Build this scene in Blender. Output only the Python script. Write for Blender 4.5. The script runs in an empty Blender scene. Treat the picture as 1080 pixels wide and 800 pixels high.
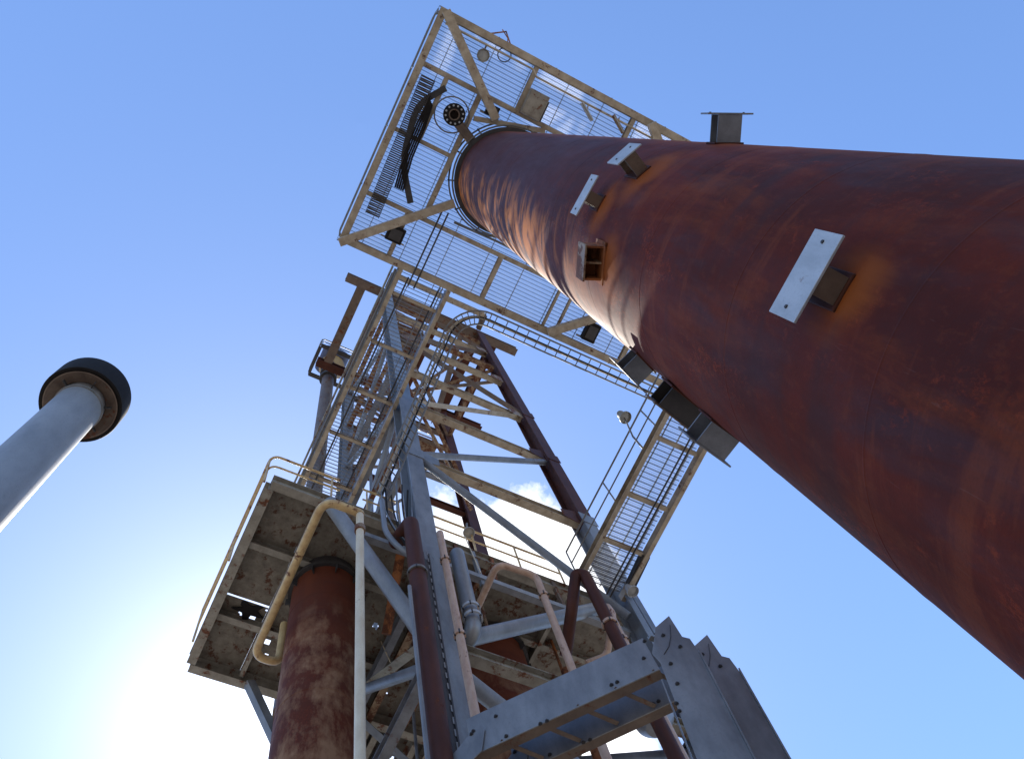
import bpy, bmesh, math, random
from mathutils import Vector, Matrix
random.seed(7)
S = bpy.context.scene
C = S.collection
PI = math.pi

# ------------------------------------------------------------------ camera
CAM = Vector((0, 0, 1.6))
RX = Vector((0.88657564, -0.43434013, -0.15916121))     # camera right  (world x, y, z)
RY = Vector((0.38462575, 0.88330873, -0.2680088))       # camera down
RZ = Vector((0.25699546, 0.17639257, 0.9501784))        # camera forward
RZ.normalize(); RX = (RX - RZ * RX.dot(RZ)).normalized(); RY = RZ.cross(RX).normalized()
FOC = 957.36
cd = bpy.data.cameras.new('camera'); cam = bpy.data.objects.new('camera', cd); C.objects.link(cam)
cd.sensor_width = 36; cd.lens = 36 * FOC / 1080; cd.clip_start = 0.05; cd.clip_end = 6000
M = Matrix(((RX.x, -RY.x, -RZ.x, CAM.x), (RX.y, -RY.y, -RZ.y, CAM.y), (RX.z, -RY.z, -RZ.z, CAM.z), (0, 0, 0, 1)))
cam.matrix_world = M
S.camera = cam

# ------------------------------------------------------------------ sun and sky
SUN_EL = math.radians(53.6); SUN_AZ = math.radians(75.2)         # azimuth from +X towards +Y
sdir = Vector((math.cos(SUN_EL) * math.cos(SUN_AZ), math.cos(SUN_EL) * math.sin(SUN_AZ), math.sin(SUN_EL)))
sl = bpy.data.lights.new('sun', 'SUN'); sl.energy = 5.0; sl.angle = math.radians(0.55); sl.color = (1, .93, .82)
so = bpy.data.objects.new('sun', sl); C.objects.link(so); so.rotation_euler = sdir.to_track_quat('Z', 'Y').to_euler()
so.location = (0, 0, 60)
W = bpy.data.worlds.new('World'); S.world = W; W.use_nodes = True
nt = W.node_tree; nt.nodes.clear()
def wn(t, **k):
    n = nt.nodes.new(t)
    for a, b in k.items(): setattr(n, a, b)
    return n
wout = wn('ShaderNodeOutputWorld'); bg = wn('ShaderNodeBackground')
sky = wn('ShaderNodeTexSky', sky_type='NISHITA', sun_disc=False, sun_elevation=SUN_EL, sun_rotation=PI / 2 - SUN_AZ,
         altitude=50, air_density=1.0, dust_density=0.3, ozone_density=1.6)
bg.inputs['Strength'].default_value = 0.135
tc = wn('ShaderNodeTexCoord')
nrm = wn('ShaderNodeVectorMath', operation='NORMALIZE'); nt.links.new(tc.outputs['Generated'], nrm.inputs[0])
def wm(op, a, b=None, clamp=False):
    n = wn('ShaderNodeMath', operation=op, use_clamp=clamp)
    for i, v in enumerate((a, b)):
        if v is None: continue
        if isinstance(v, (int, float)): n.inputs[i].default_value = v
        else: nt.links.new(v, n.inputs[i])
    return n.outputs[0]
def wdot(d):
    n = wn('ShaderNodeVectorMath', operation='DOT_PRODUCT'); nt.links.new(nrm.outputs[0], n.inputs[0]); n.inputs[1].default_value = d
    return n.outputs['Value']
# aureole of the hazy air around the (hidden) sun
ds = wdot(sdir)
ang = wm('ARCCOSINE', wm('MINIMUM', ds, 0.99999))
h1 = wm('EXPONENT', wm('MULTIPLY', wm('POWER', wm('DIVIDE', ang, 0.10), 2.0), -1))
h2 = wm('EXPONENT', wm('MULTIPLY', wm('DIVIDE', ang, 0.17), -1))
halo = wm('ADD', wm('MULTIPLY', h1, 4.5), wm('MULTIPLY', h2, 2.8))
hc = wn('ShaderNodeMixRGB', blend_type='ADD'); hc.inputs['Fac'].default_value = 1
tint = wn('ShaderNodeMixRGB', blend_type='MULTIPLY'); tint.inputs['Fac'].default_value = 1
tint.inputs['Color2'].default_value = (1.01, 1.175, 1.40, 1)
nt.links.new(sky.outputs[0], tint.inputs['Color1'])
hcol = wn('ShaderNodeVectorMath', operation='SCALE'); hcol.inputs[0].default_value = (1.0, 1.0, .98)
nt.links.new(halo, hcol.inputs['Scale'])
fade = wn('ShaderNodeVectorMath', operation='SCALE'); nt.links.new(tint.outputs[0], fade.inputs[0])
nt.links.new(wm('ADD', .78, wm('MULTIPLY', wm('DIVIDE', ang, 0.75, True), .37)), fade.inputs['Scale'])
nt.links.new(fade.outputs[0], hc.inputs['Color1']); nt.links.new(hcol.outputs[0], hc.inputs['Color2'])

def ray(px, py): return RX * (px - 540) + RY * (py - 400) + RZ * FOC
def at(px, py, x=None, y=None, z=None):
    d = ray(px, py)
    t = x / d.x if x is not None else y / d.y if y is not None else (z - 1.6) / d.z
    return CAM + d * t
def onplane(px, py, p0, n):
    d = ray(px, py); t = (p0 - CAM).dot(n) / d.dot(n)
    return CAM + d * t

# small cumulus low behind the tower
noise = wn('ShaderNodeTexNoise'); noise.inputs['Scale'].default_value = 16; noise.inputs['Detail'].default_value = 8; noise.inputs['Roughness'].default_value = .62
nt.links.new(nrm.outputs[0], noise.inputs['Vector'])
cm = None
for (px, py, r, w) in ((560, 580, .060, 1.6), (535, 552, .028, 1.4), (600, 592, .045, 1.4), (492, 600, .06, 1.0), (455, 600, .05, .7), (540, 620, .09, 1.0), (470, 525, .02, .35), (640, 800, .09, .9)):
    d = ray(px, py).normalized()
    a = wm('ARCCOSINE', wm('MINIMUM', wdot(d), 0.999999))
    g = wm('MULTIPLY', wm('SUBTRACT', 1.0, wm('DIVIDE', a, r * 1.25)), w)
    cm = g if cm is None else wm('MAXIMUM', cm, g)
cl = wm('MULTIPLY', wm('ADD', cm, wm('MULTIPLY', wm('SUBTRACT', noise.outputs['Fac'], .5), 1.9)), 3.0)
cl = wm('MULTIPLY', wm('SUBTRACT', cl, 0.35), 1.0, clamp=True)
n2 = wn('ShaderNodeTexNoise'); n2.inputs['Scale'].default_value = 9; n2.inputs['Detail'].default_value = 5
nt.links.new(nrm.outputs[0], n2.inputs['Vector'])
ccol = wn('ShaderNodeVectorMath', operation='SCALE'); ccol.inputs[0].default_value = (9.0, 9.1, 9.4)
nt.links.new(wm('ADD', wm('MULTIPLY', n2.outputs['Fac'], .7), .62), ccol.inputs['Scale'])
cmix = wn('ShaderNodeMixRGB'); nt.links.new(cl, cmix.inputs['Fac'])
nt.links.new(hc.outputs[0], cmix.inputs['Color1']); nt.links.new(ccol.outputs[0], cmix.inputs['Color2'])
nt.links.new(cmix.outputs[0], bg.inputs['Color'])
nt.links.new(bg.outputs[0], wout.inputs[0])
S.view_settings.view_transform = 'Standard'; S.view_settings.look = 'None'
S.view_settings.exposure = 0.5; S.view_settings.gamma = 1; S.view_settings.use_curve_mapping = False
S.render.engine = 'CYCLES'
S.cycles.max_bounces = 6

# ------------------------------------------------------------------ materials
def nodemat(name):
    m = bpy.data.materials.new(name); m.use_nodes = True
    t = m.node_tree
    return m, t, t.nodes['Principled BSDF']
def _noise(t, pos, scale, detail=6, rough=.6, sc=(1, 1, 1), off=(0, 0, 0), dist=0):
    mp = t.nodes.new('ShaderNodeMapping'); mp.inputs['Scale'].default_value = sc; mp.inputs['Location'].default_value = off
    t.links.new(pos, mp.inputs['Vector'])
    n = t.nodes.new('ShaderNodeTexNoise'); n.inputs['Scale'].default_value = scale
    n.inputs['Detail'].default_value = detail; n.inputs['Roughness'].default_value = rough; n.inputs['Distortion'].default_value = dist
    t.links.new(mp.outputs[0], n.inputs['Vector'])
    return n.outputs['Fac']
def _ramp(t, v, a, b, smooth=False):
    r = t.nodes.new('ShaderNodeMapRange'); r.clamp = True
    r.inputs['From Min'].default_value = a; r.inputs['From Max'].default_value = b
    if smooth: r.interpolation_type = 'SMOOTHSTEP'
    t.links.new(v, r.inputs['Value']); return r.outputs[0]
def _mix(t, f, a, b):
    m = t.nodes.new('ShaderNodeMixRGB')
    for i, v in ((0, f), (1, a), (2, b)):
        if isinstance(v, (tuple, list)): m.inputs[i].default_value = (*v, 1)
        elif isinstance(v, (int, float)): m.inputs[i].default_value = v
        else: t.links.new(v, m.inputs[i])
    return m.outputs[0]
def _math(t, op, a, b):
    m = t.nodes.new('ShaderNodeMath'); m.operation = op
    for i, v in ((0, a), (1, b)):
        if isinstance(v, (int, float)): m.inputs[i].default_value = v
        else: t.links.new(v, m.inputs[i])
    return m.outputs[0]
def _bump(t, b, v, strength=.3, dist=.01):
    n = t.nodes.new('ShaderNodeBump'); n.inputs['Strength'].default_value = strength; n.inputs['Distance'].default_value = dist
    t.links.new(v, n.inputs['Height']); t.links.new(n.outputs[0], b.inputs['Normal'])

RUST = (.17, .055, .018); RUSTD = (.06, .02, .012)
def painted(name, col, dark=None, rust=.5, rough=.5, metal=0.0, scale=3.0, streak=True, rustcol=RUST):
    """weathered paint over steel: grime, chips and rust blooms"""
    m, t, b = nodemat(name)
    pos = t.nodes.new('ShaderNodeNewGeometry').outputs['Position']
    if dark is None: dark = tuple(c * .55 for c in col)
    g = _ramp(t, _noise(t, pos, scale * 1.3, 5, .65, (1, 1, .35) if streak else (1, 1, 1)), .35, .72)
    c = _mix(t, g, col, dark)
    fine = _noise(t, pos, scale * 14, 4, .7, off=(3, 1, 7))
    c = _mix(t, _ramp(t, fine, .55, .8), c, tuple(x * .62 for x in col))
    rv = _noise(t, pos, scale, 8, .72, (1, 1, .5) if streak else (1, 1, 1), off=(11, 4, 2), dist=.15)
    th = .78 - rust * .38
    rm = _ramp(t, rv, th, th + .07)
    rc = _mix(t, _ramp(t, fine, .35, .65), rustcol, RUSTD)
    c = _mix(t, rm, c, rc)
    t.links.new(c, b.inputs['Base Color'])
    b.inputs['Metallic'].default_value = metal
    r = _math(t, 'ADD', _math(t, 'MULTIPLY', rm, .3), rough)
    t.links.new(r, b.inputs['Roughness'])
    _bump(t, b, _math(t, 'ADD', rm, _math(t, 'MULTIPLY', fine, .8)), .35, .004)
    return m

MT = {}
MT['tan'] = painted('tan_paint', (.42, .36, .27), (.22, .165, .11), rust=.52, scale=3.2, rustcol=(.13, .055, .028))
MT['tan_rusty'] = painted('rusty_tan_paint', (.30, .21, .125), (.17, .10, .055), rust=.85, scale=5)
MT['yellow'] = painted('yellowed_paint', (.55, .40, .19), (.36, .22, .10), rust=.55, scale=5, rough=.42)
MT['cream'] = painted('cream_paint', (.66, .58, .43), (.50, .40, .27), rust=.35, scale=4, rough=.45)
MT['pink'] = painted('faded_pink_paint', (.50, .35, .26), (.38, .23, .16), rust=.48, scale=9, rough=.5)
MT['grey'] = painted('blue_grey_paint', (.20, .215, .245), (.09, .097, .115), rust=.4, scale=2.2)
MT['galv'] = painted('galvanised_steel', (.25, .25, .252), (.13, .13, .134), rust=.22, scale=2.6, rough=.42, metal=.25)
MT['plate'] = painted('pale_zinc_plate', (.44, .46, .49), (.30, .32, .34), rust=.38, scale=5, rough=.4, metal=.1)
MT['pipegrey'] = painted('grey_pipe_paint', (.25, .262, .285), (.14, .148, .165), rust=.34, scale=2.4, rough=.4)
MT['maroon'] = painted('maroon_primer', (.080, .025, .014), (.042, .014, .009), rust=.45, scale=3, rough=.62, rustcol=(.16, .05, .02))
MT['maroon'].node_tree.nodes['Principled BSDF'].inputs['Specular IOR Level'].default_value = .2
MT['brown'] = painted('brown_steel', (.15, .105, .075), (.075, .05, .038), rust=.6, scale=3, rough=.6)
MT['dark'] = painted('dark_steel', (.045, .04, .04), (.02, .018, .018), rust=.35, scale=4, rough=.6)
MT['deckplate'] = painted('deck_plate_paint', (.20, .175, .135), (.095, .076, .056), rust=.64, scale=5.5, streak=False, rough=.6, rustcol=(.12, .052, .026))
MT['deckbeam'] = painted('deck_beam_paint', (.29, .27, .225), (.15, .13, .10), rust=.62, scale=3.2, rough=.55)
MT['black'] = painted('black_rubber', (.016, .014, .013), (.010, .008, .008), rust=.25, rough=.75, rustcol=(.03, .016, .010))
MT['black'].node_tree.nodes['Principled BSDF'].inputs['Specular IOR Level'].default_value = .2
MT['orange'] = painted('orange_rust', (.34, .11, .025), (.18, .05, .015), rust=.8, scale=4, rough=.75)
MT['violet'] = painted('violet_drum_paint', (.075, .06, .10), (.04, .03, .055), rust=.35, scale=4, rough=.5)
MT['ochre'] = painted('ochre_paint', (.40, .26, .09), (.2, .12, .05), rust=.5, scale=5, rough=.55)
MT['zinc'] = painted('bright_zinc', (.72, .72, .70), (.6, .6, .58), rust=.05, scale=3, rough=.45)
MT['vent'] = painted('vent_pipe_paint', (.25, .262, .282), (.165, .175, .19), rust=.15, scale=1.6, rough=.5)
MT['grate'] = painted('grating_steel', (.24, .24, .245), (.13, .13, .13), rust=.3, scale=5, rough=.55)
MT['rail'] = painted('rail_steel', (.16, .15, .14), (.09, .08, .07), rust=.45, scale=5, rough=.5)
mg, tg, bgl = nodemat('lamp_glass')
bgl.inputs['Base Color'].default_value = (.55, .55, .52, 1); bgl.inputs['Roughness'].default_value = .15; bgl.inputs['Transmission Weight'].default_value = .5
MT['glass'] = mg

def stack_mat(name, cx, cy, patches):
    m, t, b = nodemat(name)
    pos = t.nodes.new('ShaderNodeNewGeometry').outputs['Position']
    base = _mix(t, _ramp(t, _noise(t, pos, .9, 5, .6, (1, 1, .6)), .36, .66, True), (.112, .0155, .0055), (.062, .0110, .0062))
    # blue-violet heat sheen patches, hanging like curtains
    cur = _noise(t, pos, 2.1, 6, .6, (1, 1, .32), off=(5, 9, 1), dist=.5)
    base = _mix(t, _math(t, 'MULTIPLY', _ramp(t, cur, .52, .66), .55 if not patches else .15), base, (.050, .026, .032))
    # orange rust streaks running down
    st = _noise(t, pos, 3.2, 7, .62, (1, 1, .16), off=(1, 2, 3), dist=.35)
    big = _ramp(t, _noise(t, pos, .62, 4, .55, (1, 1, .7), off=(8, 3, 4)), .42, .62)
    om = _math(t, 'MULTIPLY', _ramp(t, st, .50, .70), big)
    base = _mix(t, _math(t, 'MULTIPLY', om, .42), base, (.26, .056, .009))
    # dull red-brown bare rust
    rm = _ramp(t, _noise(t, pos, 5.5, 8, .75, (1, 1, .7), off=(0, 7, 5), dist=.4), .60, .70)
    base = _mix(t, _math(t, 'MULTIPLY', rm, .65), base, (.22, .036, .012))
    # darker and lighter bands round the shell, shading of dents put into colour
    bandn = _noise(t, pos, 1.0, 5, .62, (.45, .45, 2.6), off=(4, 4, 9), dist=.25)
    base = _mix(t, _math(t, 'MULTIPLY', _ramp(t, bandn, .52, .66), .6), base, (.050, .016, .014))
    base = _mix(t, _math(t, 'MULTIPLY', _ramp(t, bandn, .44, .36), .35), base, (.20, .045, .015))
    sep = t.nodes.new('ShaderNodeSeparateXYZ'); t.links.new(pos, sep.inputs[0])
    fine = _noise(t, pos, 60, 4, .7)
    pit = _math(t, 'MULTIPLY', _ramp(t, _noise(t, pos, 34, 5, .75, (1, 1, .6), off=(3, 3, 3)), .5, .62), _ramp(t, _noise(t, pos, 1.7, 4, .6, (1, 1, .45), off=(6, 1, 2), dist=.3), .53, .62))
    base = _mix(t, _math(t, 'MULTIPLY', pit, .8), base, (.21, .030, .008))
    mid = _noise(t, pos, 15, 7, .7, (1, 1, .55), off=(9, 2, 5), dist=.2)
    base = _mix(t, _math(t, 'MULTIPLY', _ramp(t, mid, .52, .66), .22), base, (.045, .013, .010))
    base = _mix(t, _math(t, 'MULTIPLY', _ramp(t, mid, .46, .36), .16), base, (.19, .045, .013))
    scr = _ramp(t, _noise(t, pos, 5, 3, .5, (6, 6, .5), off=(1, 5, 2), dist=1.2), .70, .73)
    base = _mix(t, _math(t, 'MULTIPLY', scr, .12), base, (.20, .12, .10))
    base = _mix(t, _math(t, 'MULTIPLY', _ramp(t, fine, .5, .8), .45), base, (.035, .014, .010))
    pale = _noise(t, pos, 1.9, 7, .66, (1, 1, .6), off=(2, 2, 8), dist=.15)
    if patches:
        zr = _ramp(t, sep.outputs['Z'], 15.6, 14.4)
        pm = _math(t, 'MULTIPLY', _ramp(t, _math(t, 'ADD', _math(t, 'MULTIPLY', pale, .75), _math(t, 'MULTIPLY', _noise(t, pos, 6, 6, .7, (1, 1, .18)), .25)), .47, .60), zr)
        base = _mix(t, .6, base, (.105, .032, .016))
        base = _mix(t, _math(t, 'MULTIPLY', pm, .78), base, (.30, .17, .095))
    else:
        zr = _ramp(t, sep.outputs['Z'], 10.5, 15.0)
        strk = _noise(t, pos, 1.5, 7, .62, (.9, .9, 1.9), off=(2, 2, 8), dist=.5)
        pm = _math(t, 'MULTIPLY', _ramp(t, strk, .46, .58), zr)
        # pale orange streaks paint raking sunlight on the flank towards the tower, violet elsewhere
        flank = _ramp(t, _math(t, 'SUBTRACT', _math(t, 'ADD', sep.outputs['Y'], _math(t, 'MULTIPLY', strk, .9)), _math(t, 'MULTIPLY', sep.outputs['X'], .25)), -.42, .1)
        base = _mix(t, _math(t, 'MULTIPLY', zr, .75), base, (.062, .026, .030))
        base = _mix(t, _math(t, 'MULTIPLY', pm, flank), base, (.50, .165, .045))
        for (sx, sy, sz, rad_) in ((2.56, -.32, 5.90, .34), (2.56, -.36, 10.85, .42), (2.66, -.78, 10.35, .5), (2.66, .20, 10.1, .5)):
            dn = t.nodes.new('ShaderNodeVectorMath'); dn.operation = 'DISTANCE'; t.links.new(pos, dn.inputs[0]); dn.inputs[1].default_value = (sx, sy, sz)
            dd = _math(t, 'ADD', dn.outputs['Value'], _math(t, 'MULTIPLY', st, .5))
            base = _mix(t, _math(t, 'MULTIPLY', _ramp(t, dd, rad_ + .25, rad_ - .05, True), .7), base, (.27, .068, .012))
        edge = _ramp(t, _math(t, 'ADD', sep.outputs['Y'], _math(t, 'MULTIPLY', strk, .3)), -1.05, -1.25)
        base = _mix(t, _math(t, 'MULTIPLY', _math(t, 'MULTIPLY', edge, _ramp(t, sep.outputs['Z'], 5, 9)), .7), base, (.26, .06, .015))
    t.links.new(base, b.inputs['Base Color'])
    rr = _math(t, 'ADD', _math(t, 'MULTIPLY', _noise(t, pos, 3, 5, .6, (1, 1, .25)), .45), .48)
    rr = _math(t, 'SUBTRACT', rr, _math(t, 'MULTIPLY', zr, 0.0 if patches else .12))
    t.links.new(rr, b.inputs['Roughness'])
    b.inputs['Specular IOR Level'].default_value = .13
    hh = _math(t, 'ADD', _noise(t, pos, 1.6, 3, .5, (1, 1, .7)), _math(t, 'ADD', _math(t, 'MULTIPLY', fine, .05), _math(t, 'MULTIPLY', pit, .05)))
    _bump(t, b, hh, .35, .05)
    return m
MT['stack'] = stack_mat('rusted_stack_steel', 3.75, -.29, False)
MT['vessel'] = stack_mat('rusted_vessel_steel', 2.72, 7.75, True)

# ------------------------------------------------------------------ mesh helpers
class MB:
    def __init__(s): s.v = []; s.f = []; s.sm = []
    def add(s, vs, fs, smooth=False):
        o = len(s.v); s.v += [Vector(v) for v in vs]; s.f += [tuple(i + o for i in f) for f in fs]; s.sm += [smooth] * len(fs); return s
    def prism(s, sec, p, q, up=Vector((0, 0, 1)), shift=(0, 0)):
        p = Vector(p); q = Vector(q); d = (q - p).normalized(); up = Vector(up)
        if abs(d.dot(up)) > .98: up = Vector((0, 1, 0)) if abs(d.y) < .9 else Vector((1, 0, 0))
        a = d.cross(up).normalized(); b = a.cross(d).normalized()
        n = len(sec); vs = []
        for e in (p, q):
            vs += [e + a * (x + shift[0]) + b * (y + shift[1]) for x, y in sec]
        fs = [(i, (i + 1) % n, n + (i + 1) % n, n + i) for i in range(n)]
        fs += [tuple(range(n - 1, -1, -1)), tuple(range(n, 2 * n))]
        return s.add(vs, fs)
    def tube(s, pts, r, n=10, cap=True):
        pts = [Vector(p) for p in pts]; m = len(pts); vs = []; fs = []
        t0 = (pts[1] - pts[0]).normalized()
        a = t0.orthogonal().normalized()
        for i, p in enumerate(pts):
            if i == 0: t = t0
            elif i == m - 1: t = (pts[-1] - pts[-2]).normalized()
            else: t = ((pts[i + 1] - p).normalized() + (p - pts[i - 1]).normalized()).normalized()
            a = (a - t * a.dot(t)).normalized(); b = t.cross(a)
            rr = r[i] if isinstance(r, (list, tuple)) else r
            vs += [p + (a * math.cos(k * 2 * PI / n) + b * math.sin(k * 2 * PI / n)) * rr for k in range(n)]
        for i in range(m - 1):
            for k in range(n):
                k2 = (k + 1) % n; fs.append((i * n + k, i * n + k2, (i + 1) * n + k2, (i + 1) * n + k))
        s.add(vs, fs, True)
        if cap:
            o = len(s.v) - len(vs)
            s.f += [tuple(o + k for k in range(n - 1, -1, -1)), tuple(o + (m - 1) * n + k for k in range(n))]; s.sm += [False, False]
        return s
    def box(s, c, d, rz=0, ax=None):
        c = Vector(c); x, y, z = d[0] / 2, d[1] / 2, d[2] / 2
        if ax is None: ax = (Vector((math.cos(rz), math.sin(rz), 0)), Vector((-math.sin(rz), math.cos(rz), 0)), Vector((0, 0, 1)))
        vs = [c + ax[0] * (x * i) + ax[1] * (y * j) + ax[2] * (z * k) for k in (-1, 1) for j in (-1, 1) for i in (-1, 1)]
        return s.add(vs, [(0, 2, 3, 1), (4, 5, 7, 6), (0, 1, 5, 4), (2, 6, 7, 3), (0, 4, 6, 2), (1, 3, 7, 5)])
    def lathe(s, c, axis, prof, n=48, smooth=True, closed=False):
        """prof: list of (radius, height along axis)"""
        c = Vector(c); ax = Vector(axis).normalized(); a = ax.orthogonal().normalized(); b = ax.cross(a); vs = []; fs = []
        for r, h in prof:
            vs += [c + ax * h + (a * math.cos(k * 2 * PI / n) + b * math.sin(k * 2 * PI / n)) * r for k in range(n)]
        m = len(prof)
        for i in range(m - 1 if not closed else m):
            i2 = (i + 1) % m
            for k in range(n):
                k2 = (k + 1) % n; fs.append((i * n + k, i * n + k2, i2 * n + k2, i2 * n + k))
        s.add(vs, fs, smooth)
        return s
    def poly(s, pts, n, th):
        """extrude a planar outline by th along n"""
        pts = [Vector(p) for p in pts]; n = Vector(n).normalized() * th; k = len(pts)
        vs = pts + [p + n for p in pts]
        fs = [(i, (i + 1) % k, k + (i + 1) % k, k + i) for i in range(k)] + [tuple(range(k - 1, -1, -1)), tuple(range(k, 2 * k))]
        return s.add(vs, fs)
    def build(s, name, mat, parent=None, off=None, bevel=0, label=None):
        me = bpy.data.meshes.new(name)
        o = Vector(off) if off is not None else (Vector(parent['_o']) if parent is not None and '_o' in parent else Vector((0, 0, 0)))
        me.from_pydata([v - o for v in s.v], [], s.f)
        bm = bmesh.new(); bm.from_mesh(me); bmesh.ops.recalc_face_normals(bm, faces=bm.faces); bm.to_mesh(me); bm.free()
        me.polygons.foreach_set('use_smooth', s.sm)
        me.materials.append(MT[mat] if isinstance(mat, str) else mat)
        ob = bpy.data.objects.new(name, me); C.objects.link(ob)
        if parent is not None: ob.parent = parent
        ob['_o'] = tuple(o)
        if parent is None: ob.location = o
        if any(s.sm):
            try: me.set_sharp_from_angle(angle=math.radians(35))
            except Exception: pass
        if bevel:
            b = ob.modifiers.new('bevel', 'BEVEL'); b.width = bevel; b.segments = 2; b.limit_method = 'ANGLE'; b.angle_limit = math.radians(40)
        if label: ob['label'] = label
        return ob
def tag(o, label, cat, group=None):
    o['label'] = label; o['category'] = cat
    if group: o['group'] = group
    return o
def thing(name, loc, label, cat, group=None):
    o = bpy.data.objects.new(name, None); C.objects.link(o); o.location = loc; o['_o'] = tuple(loc); o.empty_display_size = .2
    return tag(o, label, cat, group)

def secI(w, h, tf=.016, tw=.011):
    a, b = w / 2, h / 2
    return [(-a, -b), (a, -b), (a, -b + tf), (tw / 2, -b + tf), (tw / 2, b - tf), (a, b - tf), (a, b), (-a, b), (-a, b - tf), (-tw / 2, b - tf), (-tw / 2, -b + tf), (-a, -b + tf)]
def secC(w, h, t=.012):
    """channel: web at x=0 side, flanges to +x"""
    b = h / 2
    return [(0, -b), (w, -b), (w, -b + t), (t, -b + t), (t, b - t), (w, b - t), (w, b), (0, b)]
def secL(w, h, t=.010): return [(0, 0), (w, 0), (w, t), (t, t), (t, h), (0, h)]
def secR(w, h): return [(-w / 2, -h / 2), (w / 2, -h / 2), (w / 2, h / 2), (-w / 2, h / 2)]
def V(*a): return Vector(a)
def bend(pts, r=.3, n=6):
    """polyline with rounded corners"""
    pts = [Vector(p) for p in pts]; out = [pts[0]]
    for i in range(1, len(pts) - 1):
        p, a, b = pts[i], pts[i - 1], pts[i + 1]
        rr = min(r, (a - p).length * .48, (b - p).length * .48)
        s = p + (a - p).normalized() * rr; e = p + (b - p).normalized() * rr
        for k in range(n + 1):
            t = k / n; out.append(s * (1 - t) ** 2 + p * 2 * t * (1 - t) + e * t * t)
    out.append(pts[-1]); return out

# ------------------------------------------------------------------ ground
m, t, b = nodemat('yard_concrete')
pos = t.nodes.new('ShaderNodeNewGeometry').outputs['Position']
c = _mix(t, _ramp(t, _noise(t, pos, .35, 6, .6), .35, .7), (.30, .27, .235), (.20, .18, .155))
c = _mix(t, _ramp(t, _noise(t, pos, 9, 6, .7), .5, .8), c, (.14, .13, .115))
t.links.new(c, b.inputs['Base Color']); b.inputs['Roughness'].default_value = .9
g = MB(); g.add([V(-2500, -2500, 0), V(2500, -2500, 0), V(2500, 2500, 0), V(-2500, 2500, 0)], [(0, 1, 2, 3)])
go = g.build('ground', m); go['kind'] = 'structure'

# ------------------------------------------------------------------ the big rusty stack
SX, SY, SR = 3.75, -.29, 1.2
ZT = 24.0
stk = thing('chimney', (SX, SY, 0), 'huge rust red steel chimney rising diagonally over the right of the view', 'chimney')
s = MB()
prof = [(SR, 0)]
z = 0
courses = [2.2, 4.05, 5.35, 7.1, 9.0, 10.9, 12.9, 15.0, 17.2, 19.4, 21.6]
prof += [(SR, ZT - .0), (SR - .02, ZT), (SR - .02, 0)]
s.lathe((SX, SY, 0), (0, 0, 1), prof, 128)
shell = s.build('shell', 'stack', stk)
for zc in courses:
    MB().lathe((SX, SY, zc), (0, 0, 1), [(SR - .004, -.02), (SR + .002, -.006), (SR + .002, .006), (SR - .004, .02)], 128).build('weld_seam', 'stack', stk)
rim = MB(); rim.lathe((SX, SY, 0), (0, 0, 1), [(SR - .06, ZT + .001), (SR + .10, ZT + .001), (SR + .10, ZT + .10), (SR - .06, ZT + .10)], 96, closed=True)
rim.build('rim', 'dark', stk)

def radial(azd): a = math.radians(azd); return V(math.cos(a), math.sin(a), 0), V(-math.sin(a), math.cos(a), 0)
UP = V(0, 0, 1)
def bracket(azd, z, so=.24, L=.62, Hh=.15, pm='plate', sm='brown', stub=.11, label=None):
    n, tg_ = radial(azd)
    base = V(SX, SY, z) + n * (SR - .01)
    st = MB()
    # stub: short I-section standing off the shell
    st.prism(secI(stub, Hh * .95, .014, .012), base, V(SX, SY, z) + n * (SR + so - .001))
    o = st.build('bracket', sm, stk, label=label)
    pd = MB(); pd.box(V(SX, SY, z) + n * (SR + .002), (.02, stub + .06, Hh + .03), ax=(n, tg_, UP)); pd.build('pad_plate', 'maroon', o, bevel=.006)
    p = MB()
    cc = V(SX, SY, z) + n * (SR + so + .008)
    p.box(cc, (.016, L, Hh), ax=(n, tg_, UP))
    po = p.build('face_plate', pm, o, bevel=.003)
    for s_ in (-1, 1):
        bm_ = MB(); q = cc + tg_ * (s_ * (L / 2 - .06)) + n * .008
        bm_.lathe(q, n, [(.0005, .008), (.010, .008), (.012, 0)], 8, False)
        bm_.build('bolt', 'dark', o)
bracket(181, 6.05, so=.15, L=.50, Hh=.30, stub=.16, label='bracket with long pale face plate nearest the camera')
bracket(183, 11.08, so=.16, L=.46, Hh=.28, stub=.13)
bracket(204, 10.6, so=.22, L=.30, Hh=.40, stub=.13)
bracket(244.4, 10.3, so=.27, L=.46, Hh=.20, pm='grey', sm='grey', stub=.24)
bracket(109.6, 9.9, so=.20, L=.46, Hh=.22, pm='grey', sm='grey', stub=.24)
bracket(103, 8.95, so=.20, L=.50, Hh=.26, pm='brown', sm='dark', stub=.40)
bracket(100.8, 8.2, so=.21, L=.46, Hh=.26, pm='grey', sm='grey', stub=.30)
# open rusty box outlet
n, tg_ = radial(157)
bx = MB(); cz = V(SX, SY, 10.35)
for s_ in (-1, 1): bx.box(cz + n * (SR + .08) + tg_ * (s_ * .16), (.20, .02, .26), ax=(n, tg_, UP))
bx.box(cz + n * (SR + .08) + UP * .14, (.20, .34, .02), ax=(n, tg_, UP))
bo = bx.build('bracket', 'orange', stk, label='open bottomed rusty box welded on the shell')
bx = MB(); bx.box(cz + n * (SR + .19), (.018, .36, .30), ax=(n, tg_, UP)); bx.build('face_plate', 'tan_rusty', bo)
bx = MB(); bx.box(cz + n * (SR + .085), (.17, .02, .20), ax=(n, tg_, UP)); bx.build('rib', 'tan_rusty', bo)
bx = MB(); bx.box(cz + n * (SR + .004) , (.014, .42, .36), ax=(n, tg_, UP)); bx.build('pad_plate', 'orange', bo)

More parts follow.
